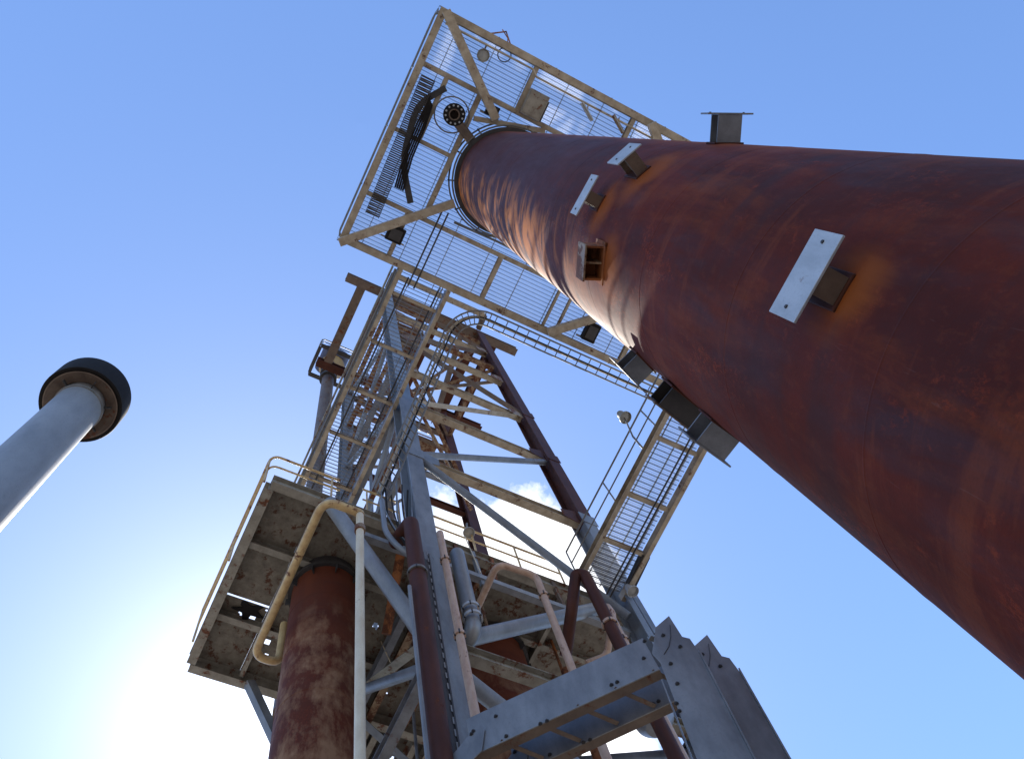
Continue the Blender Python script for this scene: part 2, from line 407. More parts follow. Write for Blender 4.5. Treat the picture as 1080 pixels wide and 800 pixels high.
# ------------------------------------------------------------------ grating helper
def grating(parent, x0, x1, y0, y1, z, holes=(), sp=.10, th=.015, seams=1.0, dense=True):
    """bars running along X every sp with a few carrier flats along Y"""
    g = MB(); fine = MB()
    def cut(y, a, b):
        segs = [(a, b)]
        for hf in holes:
            r = hf(y)
            if r is None: continue
            ns = []
            for (p, q) in segs:
                if r[1] <= p or r[0] >= q: ns.append((p, q)); continue
                if p < r[0]: ns.append((p, r[0]))
                if q > r[1]: ns.append((r[1], q))
            segs = ns
        return segs
    y = y0 + sp / 2
    while y < y1:
        for a, b in cut(y, x0, x1):
            g.box(((a + b) / 2, y, z), (b - a, th, .03))
        y += sp
    x = x0 + seams * .45
    y = y0 + sp / 2
    while y < y1 - sp:
        for q in (1 / 3, 2 / 3):
            for a, b in cut(y + sp * q, x0, x1): fine.box(((a + b) / 2, y + sp * q, z), (b - a, .006, .026))
        y += sp
    while x < x1:
        yy = y0
        while yy < y1 - .01:
            y2 = min(yy + sp, y1); ok = any(a <= x <= b for a, b in cut((yy + y2) / 2, x0, x1))
            if ok: g.box((x, (yy + y2) / 2, z + .034), (.016, y2 - yy, .03))
            yy = y2
        x += seams
    ob = g.build('grating', 'grate', parent); 
    if dense: fine.build('grating_bars', 'zinc', ob)
    return ob

def rail_run(pts, z, parent, mat='rail', h=1.1, post_sp=1.5, r=.022, kick=False, name='railing'):
    """handrail, mid rail and posts along a plan polyline"""
    pts = [V(p[0], p[1], z) for p in pts]
    o = MB()
    o.tube(bend([p + UP * h for p in pts], .18), r, 8)
    o.tube(bend([p + UP * h * .55 for p in pts], .18), r * .8, 8)
    rail = o.build(name, mat, parent)
    for i in range(len(pts) - 1):
        a, b = pts[i], pts[i + 1]; n = max(1, round((b - a).length / post_sp))
        for k in range(n + (1 if i == len(pts) - 2 else 0)):
            p = a.lerp(b, (k if k else .06) / n) if i or k else a.lerp(b, .12 / n)
            q = MB(); q.tube([p, p + UP * (h - .01)], r * .85, 8); q.build('post', mat, rail)
    if kick:
        k = MB()
        for i in range(len(pts) - 1): k.prism(secR(.008, .12), pts[i] + UP * .07, pts[i + 1] + UP * .07)
        k.build('toe_board', mat, rail)
    return rail

# ------------------------------------------------------------------ service platform round the top of the stack
PZ = 24.5; X0, X1, Y0, Y1 = .72, 11.6, -3.14, 2.67
pf = thing('service_platform', (SX, SY, PZ), 'tan steel grating platform ringing the top of the rusty chimney', 'platform')
def bm(name, sec, p, q, mat, parent, **k):
    o = MB(); o.prism(sec, p, q, **k); return o.build(name, mat, parent)
BZ = PZ - .16
I22 = secI(.17, .24)
bm('beam', I22, (X0, Y0 - .085, BZ), (X0, Y1 + .085, BZ), 'tan', pf)
bm('beam', I22, (X1, Y0 - .085, BZ), (X1, Y1 + .085, BZ), 'tan', pf)
for y in (Y0, Y1): bm('beam', I22, (X0 + .09, y, BZ), (X1 - .09, y, BZ), 'tan', pf)
I16 = secI(.11, .18)
for y in (-1.9, 1.41):
    bm('beam', I16, (X0 + .09, y, BZ + .02), (X1 - .09, y, BZ + .02), 'tan', pf)
for x in (3.27, 6.0, 8.6): bm('joist', I16, (x, Y0 + .09, BZ + .02), (x, -1.96, BZ + .02), 'tan', pf)
for x in (1.9, 4.48, 6.25, 6.62, 8.6): bm('joist', I16 if x < 6 or x > 8 else secI(.06, .12), (x, 1.47, BZ + .02), (x, Y1 - .09, BZ + .02), 'tan', pf)
for y in (-.25,): bm('joist', I16, (X0 + .09, y, BZ + .02), (2.25, y, BZ + .02), 'tan', pf)
bm('joist', I16, (1.42, -1.84, BZ + .02), (1.42, -.31, BZ + .02), 'tan', pf)
# octagonal ring of flats around the chimney
bm('ring_beam', secI(.12, .20), (2.30, -1.84, BZ - .02), (2.30, 1.35, BZ - .02), 'tan', pf)
bm('ring_beam', secI(.12, .20), (2.40, -1.30, BZ - .02), (4.1, -1.80, BZ - .02), 'tan', pf)
for rr_, zz_ in ((1.40, -.12), (1.34, -.42)):
    MB().tube([V(SX + rr_ * math.cos(a * PI / 24), SY + rr_ * math.sin(a * PI / 24), PZ + zz_) for a in range(49)], .022, 8).build('ring_rail', 'rail', pf)
for k in range(12):
    a = k * PI / 6 + .1
    MB().tube([V(SX + 1.22 * math.cos(a), SY + 1.22 * math.sin(a), PZ - .42), V(SX + 1.42 * math.cos(a), SY + 1.42 * math.sin(a), PZ - .12)], .02, 6).build('ring_stay', 'dark', pf)
# kicker braces from the corners to the ring
BR = secR(.20, .20)
for (cx, cy, ex, ey) in ((X0 + .05, Y0 - .02, 2.86, -1.50), (X0 - .05, Y1 + .1, 2.80, .72), (6.4, Y1, 7.6, 1.6), (6.4, Y0, 7.6, -2.1)):
    bm('brace', BR, (cx, cy, BZ - .22), (ex, ey, BZ - .26), 'tan', pf)
def hole(y):
    d = 1.42 ** 2 - (y - SY) ** 2
    return None if d <= 0 else (SX - math.sqrt(d), SX + math.sqrt(d))
grating(pf, X0 + .02, X1 - .02, Y0 + .02, Y1 - .02, PZ, holes=(hole,))
rail_run([(3.6, Y1 + .12), (X1, Y1 + .12), (X1, Y0 - .12), (X0 - .12, Y0 - .12), (X0 - .12, Y1 + .12), (2.3, Y1 + .12)], PZ, pf, 'rail', kick=True)

# things on and under the platform
def on_plat(px, py, dz=0): return at(px, py, z=PZ + dz)
# large dark trunk of cable trays along the left side
def perforated(name, a, b, w, h, label, n=14, mat='dark', slat=.085):
    a = V(*a); b = V(*b); d = (b - a).normalized(); sd = d.cross(UP).normalized()
    o = MB()
    for s_ in (-1, 1): o.box((a + b) / 2 + sd * (s_ * w / 2), ((b - a).length, .012, h), ax=(d, sd, UP))
    L = (b - a).length; k = int(L / .05)
    for i in range(k): o.box(a + d * ((i + .5) * L / k), (.034, w - .02, .014), ax=(d, sd, UP))
    return tag(o.build(name, mat), label, 'cable tray')
perforated('cable_tray', (1.02, -1.65, PZ - .33), (1.12, 1.85, PZ - .33), .34, .10, 'straight black perforated cable tray under the left edge of the high platform')
cb = MB()
for k in range(5):
    o = (k - 2) * .05 - .05
    cb.tube([V(1.32 + o * .6, -1.25 + k * .03, PZ - .36), V(1.36 + o, -.6, PZ - .38), V(1.38 + o, .2, PZ - .36), V(1.50 + o, 1.0, PZ - .34)], .024, 7)
tag(cb.build('cable_bundle', 'black'), 'bundle of black cables lying beside the straight black tray on the high platform', 'cables')
ct = MB(); path = bend([at(470, 93, z=PZ - .3), at(440, 110, z=PZ - .3), at(424, 170, z=PZ - .3), at(433, 214, z=PZ - .3)], .5, 8)
for i in range(len(path) - 1):
    a, b_ = path[i], path[i + 1]; d = (b_ - a).normalized(); sd = d.cross(UP)
    ct.box((a + b_) / 2, ((b_ - a).length * 1.03, .14, .012), ax=(d, sd, UP))
    for s_ in (-1, 1): ct.box((a + b_) / 2 + sd * s_ * .07 + UP * .035, ((b_ - a).length * 1.03, .012, .07), ax=(d, sd, UP))
tag(ct.build('cable_tray', 'dark'), 'curved black cable tray bending round beneath the high platform near the flanged nozzle', 'cable tray')
# flanged nozzle
fl = on_plat(479, 121, -.9)
nz = thing('flanged_nozzle', fl, 'black round pipe flange with bolt holes facing down beside the chimney top', 'flange')
o = MB(); o.lathe(fl, (0, 0, -1), [(.13, 0), (.26, 0), (.26, .05), (.13, .05)], 40, closed=True); fo = o.build('flange', 'black', nz)
for k in range(12):
    a = k * PI / 6; o = MB(); q = fl + V(math.cos(a) * .205, math.sin(a) * .205, -.05)
    o.lathe(q, (0, 0, -1), [(.0005, .014), (.022, .014), (.024, 0)], 8, False); o.build('bolt', 'plate', fo)
o = MB(); o.lathe(fl, (0, 0, 1), [(.13, -.05), (.13, .5), (.105, .5), (.105, -.05)], 32, closed=True); o.build('pipe', 'brown', nz)
o = MB(); o.tube(bend([fl + V(0, 0, .35), fl + V(0, 0, .62), V(2.66, -.75, fl.z + .62)], .2), .12, 14); o.build('elbow', 'brown', nz)
# ring of conduit around the nozzle
o = MB(); o.tube([V(fl.x + .42 * math.cos(a * PI / 12), fl.y + .42 * math.sin(a * PI / 12), PZ - .32) for a in range(25)], .018, 8)
o.build('hoop', 'rail', nz)
# grey junction box hanging on the upper edge
p = on_plat(563, 111, -.3)
jb = thing('junction_box', p, 'weathered grey metal box hung below the high platform beyond the chimney', 'box')
o = MB(); o.box(p, (.50, .62, .45)); bo = o.build('body', 'deckbeam', jb, bevel=.01)
o = MB(); o.box(p + V(-.02, 0, -.236), (.42, .54, .02)); o.build('door', 'deckbeam', jb, bevel=.004)
o = MB(); o.tube([p + V(.27, -.2, -.2), p + V(.27, .3, -.2)], .02, 8); o.build('hinge', 'dark', jb)
def blackbox(px, py, dz, d, label, cat='box', rz=0):
    p = on_plat(px, py, dz); r_ = thing('equipment_box', p, label, cat)
    o = MB(); o.box(p, d, rz); o.build('body', 'black', r_, bevel=.012)
    o = MB(); o.box(p + V(0, 0, -d[2] / 2 - .01), (d[0] * .7, d[1] * .7, .018), rz); o.build('cover', 'dark', r_)
    o = MB(); o.prism(secL(.04, .04), p + V(-d[0] / 2 - .1, d[1] / 2 + .005, d[2] / 2 + .02), p + V(d[0] / 2 + .1, d[1] / 2 + .005, d[2] / 2 + .02)); o.build('mount', 'tan', r_)
blackbox(417, 247, -.32, (.42, .38, .3), 'black box hung between beams near the left corner brace of the high platform')
blackbox(519, 117, -.30, (.30, .26, .25), 'small black box tucked behind the chimney rim beside the long corner brace')
blackbox(623, 350, -.34, (.36, .5, .24), 'dark box under the lower edge of the high platform beside the chimney flank')
# conduits under the platform
def conduit(pts, r, mat, label, rad=.12, cat='conduit', name='conduit', group=None):
    return tag(MB().tube(bend(pts, rad), r, 10).build(name, mat), label, cat, group)
for dx, lab in ((0, 'left of the thin pair of dark conduits crossing under the platform'), (.16, 'right of the thin pair of dark conduits crossing under the platform')):
    conduit([(2.62 + dx, 1.0, PZ - .08 - .25), (2.62 + dx, Y1 + .4, PZ - .33)], .022, 'dark', lab)
conduit([(3.0, 1.15, PZ - .35), (4.2, 1.12, PZ - .35), (6.5, 1.16, PZ - .35)], .03, 'rail', 'dark pipe running along under the platform close to the chimney flank')
conduit([(X0 + .15, Y0 + .22, PZ - .34), (3.2, Y0 + .2, PZ - .34), (3.3, Y0 + .32, PZ - .34), (9, Y0 + .3, PZ - .34)], .025, 'tan', 'tan conduit following the top edge beam of the high platform')
# hoist hook and ring at the upper edge
hk = on_plat(532, 58, -.2)
h = thing('hanging_ring', hk, 'thin steel ring hanging at the upper edge of the high platform', 'ring')
o = MB(); o.tube([hk + V(.16 * math.cos(a * PI / 10), .16 * math.sin(a * PI / 10), 0) for a in range(21)], .014, 8); o.build('ring', 'dark', h)
o = MB(); o.tube([hk + V(0, -.16, 0), hk + V(-.05, -.42, .35), hk + V(-.2, -.62, .9)], .014, 6); o.build('chain', 'orange', h)
o = MB(); o.tube([V(1.75, Y0 + .02, PZ + .05), V(2.35, Y0 - .45, PZ + .9), V(2.6, Y0, PZ + .05)], .022, 8); o.build('davit', 'orange', h)

# lamps
def floodlight(loc, dirn, label, size=.16, arm=None, mat='deckbeam'):
    loc = V(*loc); d = V(*dirn).normalized()
    r_ = thing('floodlight', loc, label, 'lamp', 'floodlights on the steelwork')
    o = MB(); o.lathe(loc, d, [(.001, -1.5 * size), (.45 * size, -1.5 * size), (.6 * size, -1.1 * size), (.62 * size, -.4 * size), (1.0 * size, .25 * size), (1.03 * size, .6 * size), (.97 * size, .6 * size), (.9 * size, .2 * size), (.5 * size, -.3 * size), (.001, -.35 * size)], 24)
    o.build('housing', mat, r_)
    o = MB(); o.lathe(loc, d, [(.001, .34 * size), (.45 * size, .30 * size), (.90 * size, .22 * size)], 24); o.build('lens', 'glass', r_)
    if arm:
        o = MB(); o.tube([loc - d * size * 1.2] + [V(*a) for a in arm], .02, 8); o.build('arm', 'rail', r_)
p = on_plat(509, 59, -.3)
floodlight(p, (.05, -.1, -1), 'round lamp hanging under the upper edge of the high platform', .15, [(p.x, p.y - .3, PZ - .1)])
# fluorescent brackets
for px, py, lab in ((619, 118, 'white strip light fixture under the far edge beam of the platform'), (652, 131, 'rusty small fitting under the far edge beam next to the chimney silhouette')):
    p = on_plat(px, py, -.35); q = thing('strip_light', p, lab, 'lamp')
    o = MB(); o.box(p, (.50, .09, .07), .55); o.build('housing', 'plate' if px < 640 else 'tan_rusty', q, bevel=.008)
    o = MB(); o.tube([p + V(0, 0, .03), p + V(.02, -.18, .28)], .018, 8); o.build('arm', 'tan', q)
    o = MB(); o.tube([p + V(-.2, -.13, -.055), p + V(.2, .115, -.055)], .018, 8); o.build('tube', 'glass', q)

# ------------------------------------------------------------------ walkways
def walkway(name, x0, x1, y0, y1, z, label, bw, steps, mat, beam_h=.22, rails=(True, True), sp=.10, dense=True):
    w = thing(name, ((x0 + x1) / 2, y0, z), label, 'walkway')
    for i, x in enumerate((x0, x1)):
        s_ = 1 if i == 0 else -1
        sec = [(a * -s_, b_) for a, b_ in secC(bw, beam_h)]
        o = MB(); o.prism(sec, (x, y0, z - beam_h / 2 - .02), (x, y1, z - beam_h / 2 - .02)); o.build('edge_beam', mat, w)
    for y in steps: bm('cross_member', secI(.08, .12), (x0 + .02, y, z - .10), (x1 - .02, y, z - .10), mat, w)
    grating(w, x0 + .02, x1 - .02, y0 + .02, y1 - .02, z, sp=sp, seams=.33 if dense else .6, dense=dense)
    for i, x in enumerate((x0, x1)):
        if rails[i]: rail_run([(x, y0 + .05), (x, y1 - .05)], z, w, 'rail', 1.1, 1.55, .02, kick=True)
    return w
lw = walkway('footbridge', 2.36, 3.58, Y1 + .10, 9.95, PZ, 'narrow tan grated footbridge running from the high platform over the lattice tower', .10, [3.4, 4.75, 6.1, 7.4, 8.7], 'tan', dense=False)
# service pipes along its left side
for k, (dx, dz, r, m_) in enumerate(((-.13, .25, .035, 'rail'), (-.20, .55, .028, 'deckbeam'), (.2, -.22, .022, 'dark'))):
    MB().tube([(2.36 + dx, Y1 + .2, PZ + dz), (2.36 + dx, 9.9, PZ + dz)], r, 8).build('pipe', m_, lw)
MB().tube([(3.58 - .18, Y1 + .2, PZ - .06), (3.58 - .18, 9.9, PZ - .06)], .02, 8).build('pipe', 'dark', lw)

rw = walkway('footbridge', 7.10, 8.02, .9, 5.95, 17.0, 'short tan grated footbridge with handrail linking the lower deck to the chimney', .09, [1.5, 2.75, 3.95, 4.95], 'tan', .20, (True, False))
for dx in (0, .09): MB().tube([(7.68 + dx, .95, 16.78), (7.68 + dx, 6.2, 16.78)], .018, 8).build('pipe', 'dark', rw)
p = at(658, 439, z=18.6)
floodlight(p, (.25, -.05, -1), 'lamp on a long arm leaning out from the right footbridge handrail', .13, [(p.x + .05, p.y, p.z + .25), (7.0, 3.05, 17.6), (7.1, 3.1, 17.0)])

# ------------------------------------------------------------------ cable ladder curving off the platform down to the deck
cl_ = thing('cable_ladder', (4.6, 2.9, 23.5), 'thin curved cable ladder sweeping from the chimney platform to the lattice tower', 'cable ladder')
cz_ = 23.6
pts = [V(10.2, 2.93, cz_), V(5.4, 2.93, cz_)]
arc = [V(4.75 + .75 * math.cos(math.radians(a)), 3.68 + .75 * math.sin(math.radians(a)) , cz_) for a in range(-90, -181, -10)]
path = [V(10.6 - k * .3, 2.93, cz_) for k in range(20)] + arc
e0 = arc[-1]; e1 = V(2.98, 5.88, 17.3)
nn = 26
path += [e0.lerp(e1, k / nn) for k in range(1, nn + 1)]
sides = ([], [])
for i, p in enumerate(path):
    t_ = (path[min(i + 1, len(path) - 1)] - path[max(i - 1, 0)]).normalized(); sd = t_.cross(UP).normalized()
    sides[0].append(p + sd * .17); sides[1].append(p - sd * .17)
for sd in sides: MB().tube(sd, .022, 8).build('side_rail', 'rail', cl_)
for a, b_ in list(zip(*sides))[::1]: MB().tube([a, b_], .013, 6).build('rung', 'rail', cl_)
MB().tube([p + UP * .05 + V(.02, 0, 0) for p in path], .020, 8).build('cable', 'black', cl_)
MB().tube([p + UP * .06 + V(-.05, .03, 0) for p in path], .028, 8).build('cable', 'tan', cl_)
# second rail hoop above it
MB().tube([p + UP * .38 + (V(0, .05, 0)) for p in path[:31]], .018, 8).build('guard_rail', 'rail', cl_)

# ------------------------------------------------------------------ lattice tower
tw = thing('lattice_tower', (5.9, 8, 0), 'tall four legged grey and maroon lattice tower standing at the edge of the deck', 'tower')
XB, XD, YF, YK = 3.80, 8.20, 6.0, 9.9
TZ = 40.5
def column(x, y, z0, z1, w, h, mat, **k):
    o = MB(); o.prism(secI(w, h, .03, .022), (x, y, z0), (x, y, z1), up=V(0, 1, 0))
    # batten plates
    return o.build('column', mat, tw, **k)
column(XB, YF, 0, TZ - .25, .36, .40, 'grey')
o = MB(); o.prism(secI(.34, .40, .03, .022), (XD, YF, 0), (XD, YF, 20.5), up=V(0, 1, 0)); o.build('column', 'grey', tw)
o = MB(); o.prism(secI(.34, .40, .03, .022), (XD, YF, 20.501), (XD, YF, TZ - .25), up=V(0, 1, 0)); o.build('column', 'maroon', tw, label='maroon upper length of the right column')
column(XB, YK, 0, TZ - .25, .36, .36, 'grey')
column(XD, YK, 0, TZ - .25, .36, .36, 'maroon')
for (x, y, z) in ((XB, YF, 20.3), (XD, YF, 20.4), (XD, YF, 28.4), (XB, YF, 28.4), (XD, YF, 24.5)):
    o = MB(); o.box((x, y - .21, z), (.42, .016, .5)); o.build('splice_plate', 'grey' if x == XB or z < 21 else 'maroon', tw)
# crown beams overhanging both ways
bm('crown_beam', secI(.34, .46, .03, .02), (2.0, YF, TZ), (10.1, YF, TZ), 'brown', tw)
bm('crown_beam', secI(.22, .3, .03, .02), (3.9, YF - .9, TZ + .1), (8.1, YF - .9, TZ + .1), 'tan', tw)
for x in (3.8, 8.2): bm('crown_beam', secI(.2, .3, .03, .02), (x, YF - .9, TZ + .4), (x, YF - .18, TZ + .4), 'brown', tw)
bm('crown_beam', secI(.34, .42, .03, .02), (2.3, YK, TZ), (10.2, YK, TZ), 'maroon', tw)
for x in (2.75, 3.8, 8.2, 9.0): bm('crown_beam', secI(.36, .40, .03, .02), (x, YF + .15, TZ), (x, YK - .15, TZ), 'brown' if x < 5 else 'maroon', tw)
for x in (5.6, 6.3): bm('crown_beam', secI(.3, .36, .03, .02), (x, YF + .15, TZ - .02), (x, YK - .15, TZ - .02), 'maroon', tw)
levF = [(12.9, 'deckbeam', .24), (20.45, 'tan', .26), (24.6, 'tan', .26), (28.3, 'tan', .30), (32.4, 'tan', .26), (36.6, 'tan', .3), (34.4, 'tan_rusty', .22), (38.6, 'tan_rusty', .3)]
for z, m_, hh in levF:
    bm('beam', secI(.18, hh), (XB + .18, YF, z), (XD - .17, YF, z), m_, tw)
for z, m_, hh in ((29.2, 'maroon', .26), (31.6, 'grey', .16), (33.4, 'brown', .26), (35.4, 'tan_rusty', .2), (37.2, 'brown', .30), (38.9, 'tan', .2)):
    bm('beam', secI(.18, hh), (XB + .18, YK, z), (XD - .17, YK, z), m_, tw)
for z in (20.6, 24.8, 28.8, 32.8, 36.9):
    for x, m_ in ((XB, 'grey'), (XD, 'maroon')):
        if x == XD and z < 36: continue
        bm('beam', secI(.16, .22), (x, YF + .2, z), (x, YK - .18, z), m_ if z < 32 and x == XB else 'tan_rusty', tw)
T1 = secR(.14, .14)
def strut(a, b_, mat='grey', r=.085, name='brace', tube=True, n=12):
    o = MB()
    if tube: o.tube([a, b_], r, n)
    else: o.prism(secL(r * 1.6, r * 1.6, .014), a, b_)
    return o.build(name, mat, tw)
strut((XB + .2, YF - .05, 20.7), (XD - .2, YF - .05, 24.3), 'grey', .08)
strut((XB + .2, YF - .08, 20.3), (XD - .25, YF - .08, 17.3 - 1.2), 'grey', .085)
strut((XB + .2, YF, 24.7), (XD - .2, YF, 28.2), 'tan', .09, tube=False)
strut((XB + .2, YF - .02, 32.2), (XD - .2, YF - .02, 28.5), 'brown', .10, tube=False)
strut((XB + .2, YF, 32.6), (XD - .2, YF, 36.4), 'brown', .10, tube=False)
strut((XB + .2, YF, 40.2), (XD - .2, YF, 36.8), 'brown', .10, tube=False)
# back face
strut((XB + .2, YK, 29.4), (XD - .2, YK, 33.0), 'brown', .08, tube=False)
strut((XB + .2, YK, 37.0), (XD - .2, YK, 33.4), 'brown', .08, tube=False)
# side faces
for i in range(4):
    za, zb = (20.6, 24.8, 28.8, 32.8, 36.9)[i:i + 2]
    strut((XB, YF + .2, za if i % 2 else zb), (XB, YK - .2, zb if i % 2 else za), 'grey', .075)
    if i > 3: strut((XD, YF + .2, za if i % 2 else zb), (XD, YK - .2, zb if i % 2 else za), 'brown', .075, tube=False)
for z in (20.45, 24.6, 28.3, 32.4, 36.6):
    for x, sg, m_ in ((XB, 1, 'grey'), (XD, -1, 'maroon')):
        gx = x + sg * .19
        o = MB(); o.poly([V(gx, YF - .12, z - .35), V(gx + sg * .45, YF - .12, z - .18), V(gx + sg * .45, YF - .12, z + .18), V(gx, YF - .12, z + .4)], (0, -1, 0), .014); o.build('gusset_plate', m_ if z < 25 else 'tan_rusty', tw)
# plan bracing
strut((XB + .15, YF + .15, 32.4), (XD - .15, YK - .15, 32.4), 'tan_rusty', .09, tube=False)
strut((XB + .15, YK - .15, 34.4), (XD - .15, YF + .15, 34.4), 'tan_rusty', .09, tube=False)
strut((XB + .15, YF + .15, 36.6), (XD - .15, YK - .15, 36.6), 'brown', .07, tube=False)
# raked pair behind the crown
strut((7.4, 6.3, TZ - .3), (7.4, 9.6, 37.3), 'brown', .13, tube=False)
# below the deck
strut((2.1, 6.15, 16.75), (XB - .1, 6.1, 13.1), 'pipegrey', .13)
strut((XB + .2, 6.1, 13.2), (7.7, 6.1, 16.6), 'pipegrey', .13)
strut((XB + .2, 6.1, 12.6), (XD - .2, 6.1, 9.2), 'pipegrey', .12)
bm('beam', secR(.12, .14), (2.6, 6.16, 15.93), (XB - .19, 6.16, 15.93), 'pipegrey', tw)
bm('beam', secR(.12, .14), (XB + .19, 6.16, 15.93), (XD - .18, 6.16, 15.93), 'pipegrey', tw)
for z in (12.9, 8.5): bm('beam', secI(.16, .22), (XB, YF + .21, z), (XB, YK - .19, z), 'grey', tw)
strut((XB, YF + .2, 12.7), (XB, YK - .2, 16.7), 'grey', .09)
strut((XD, YF + .2, 12.7), (XD, YK - .2, 16.7), 'grey', .09)
bm('beam', secI(.16, .22), (XD, YF + .21, 12.9), (XD, YK - .19, 12.9), 'grey', tw)
bm('beam', secI(.2, .24), (XB + .19, YK, 12.9), (XD - .19, YK, 12.9), 'deckbeam', tw)
strut((XB + .2, YK, 12.7), (XD - .2, YK, 16.7), 'deckbeam', .10, tube=False)
strut((XB + .2, YK, 16.7), (XD - .2, YK, 13.1), 'grey', .10, tube=False)

# risers, landings and stray members inside the tower
for (x, y, z0, z1, rr_, m_) in ((4.25, 7.2, 17.05, 39.8, .07, 'tan_rusty'), (4.6, 8.6, 17.05, 36.0, .10, 'brown'), (4.45, 9.4, 17.05, 39.8, .05, 'grey'), (5.1, 8.9, 28.6, 40.0, .07, 'brown')):
    MB().tube([(x, y, z0), (x, y, z1)], rr_, 10).build('riser', m_, tw)
for (z, x0, x1, y0, y1) in ((30.9, 5.3, 6.6, 8.6, 9.5), (36.95, 4.3, 5.6, 6.4, 7.6)):
    o = MB(); o.box(((x0 + x1) / 2, (y0 + y1) / 2, z), (x1 - x0, y1 - y0, .02)); la = o.build('landing_plate', 'tan_rusty', tw)
    for y in (y0, y1): MB().prism(secL(.12, .12, .012), (x0, y, z - .14), (x1, y, z - .14)).build('landing_edge', 'brown', tw)
    rail_run([(x0, y0), (x1, y0), (x1, y1)], z, tw, 'tan_rusty', 1.1, 1.2, .03)
for (a, b_, m_, rr_) in (((3.9, 6.3, 30.6), (8.1, 9.6, 28.9), 'tan_rusty', .06), ((8.0, 6.3, 33.5), (4.1, 9.6, 36.5), 'brown', .07), ((4.0, 6.3, 36.2), (7.9, 9.6, 39.6), 'tan_rusty', .06), ((3.9, 7.4, 22.5), (3.9, 9.6, 19.0), 'grey', .05), ((4.1, 9.7, 24.8), (6.2, 9.75, 29.0), 'brown', .05), ((4.0, 6.2, 38.5), (6.2, 9.6, 38.6), 'tan', .07), ((8.0, 6.2, 38.5), (6.0, 9.6, 38.6), 'tan_rusty', .07)):
    MB().tube([a, b_], rr_, 8).build('rod', m_, tw)
for z in (22.6, 26.5, 30.4): bm('beam', secI(.12, .16), (XB, YF + .2, z), (XB, YK - .18, z), 'tan_rusty', tw)
# hoist drum platform at the back left corner of the tower
dc = at(352, 388, y=10.75); dz0 = dc.z
hp = thing('hoist_drum', dc, 'violet and ochre drum on a small bracket deck high on the left of the tower', 'drum')
o = MB(); o.lathe(dc + V(-.1, 0, .95), (0, 1, 0), [(.001, -.62), (.58, -.62), (.66, -.55), (.66, .55), (.58, .62), (.001, .62)], 40); o.build('drum', 'violet', hp)
o = MB(); o.lathe(dc + V(-.1, 0, .05), (0, 0, 1), [(.001, -.75), (.28, -.72), (.52, -.45), (.60, -.1), (.60, 0), (.001, 0)], 36); o.build('dished_end', 'ochre', hp)
for dy in (-.75, .75): MB().prism(secI(.16, .2), dc + V(-.95, dy, .15), dc + V(.9, dy, .15)).build('beam', 'dark', hp)
for dx in (-.95, .8): MB().prism(secI(.14, .18), dc + V(dx, -.66, .15), dc + V(dx, .66, .15)).build('beam', 'dark', hp)
rail_run([(dc.x + .8, dc.y - .8), (dc.x - .95, dc.y - .8), (dc.x - .95, dc.y + .8)], dz0 + .26, hp, 'rail', 1.1, 1.0, .03)
rp = tag(MB().tube([(3.08, 10.55, 17.02), (3.08, 10.55, 30), (3.08, 10.55, dz0 - .6)], .26, 20).build('riser_pipe', 'brown'), 'thick rust brown vertical pipe rising behind the left footbridge to the drum', 'pipe')
for z in (dz0 - 3, dz0 - 2.2, dz0 - 1.4): MB().lathe((3.08, 10.55, z), (0, 0, 1), [(.265, -.07), (.38, -.07), (.38, .07), (.265, .07)], 20, closed=True).build('clamp_collar', 'dark', rp)

# ------------------------------------------------------------------ lower deck
DZ = 17.0
dk = thing('steel_deck', (4.6, 8, DZ), 'rust spotted grey steel deck seen from below at the foot of the lattice tower', 'deck')
def jag(x, y, k): return .5 + .5 * math.sin(x * 23.1 + k) * math.cos(y * 19.7 - k * 2) + .25 * math.sin(x * 61 + y * 47 + k)
HOLES = [(1.50, 8.80, .06, 1), (1.74, 8.90, .07, 31), (1.60, 8.70, .05, 32), (2.02, 9.0, .07, 2), (2.18, 9.22, .06, 3), (2.28, 9.5, .05, 4), (1.97, 8.62, .05, 7), (3.72, 8.9, .07, 5), (3.95, 9.35, .08, 6), (3.9, 8.2, .06, 8), (5.9, 9.5, .08, 9), (7.3, 8.6, .06, 10), (6.9, 6.9, .05, 11), (4.6, 9.4, .09, 12), (4.9, 8.9, .06, 13)]
def plate(x0, x1, y0, y1, z, name, mat, parent, cs=.035, extra=lambda x, y: False):
    nx = int((x1 - x0) / cs); ny = int((y1 - y0) / cs); cx = (x1 - x0) / nx; cy = (y1 - y0) / ny
    o = MB(); vid = {}
    def vi(i, j):
        if (i, j) not in vid:
            vid[(i, j)] = len(o.v); o.v.append(V(x0 + i * cx, y0 + j * cy, z + .004 * math.sin(i * .21) * math.sin(j * .17)))
        return vid[(i, j)]
    for i in range(nx):
        for j in range(ny):
            x = x0 + (i + .5) * cx; y = y0 + (j + .5) * cy; skip = extra(x, y)
            for (hx, hy, hr, k) in HOLES:
                if abs(x - hx) < hr * 1.6 and abs(y - hy) < hr * 1.6 and math.hypot(x - hx, y - hy) < hr * (.55 + .75 * jag(x, y, k)): skip = True
            if not skip: o.f.append((vi(i, j), vi(i + 1, j), vi(i + 1, j + 1), vi(i, j + 1))); o.sm.append(False)
    ob = o.build(name, mat, parent); md = ob.modifiers.new('thick', 'SOLIDIFY'); md.thickness = .01; md.offset = 1
    return ob
def clear_cols(x, y):
    return any(abs(x - cx) < .22 and abs(y - cy) < .24 for cx, cy in ((XB, YF), (XD, YF), (XB, YK), (XD, YK))) or math.hypot(x - 3.08, y - 10.55) < .3
DX0, DX1, DY0, DY1 = 1.04, 8.75, 6.22, 9.98
plate(DX0, 1.93, DY0, 8.53, DZ, 'plate', 'deckplate', dk)
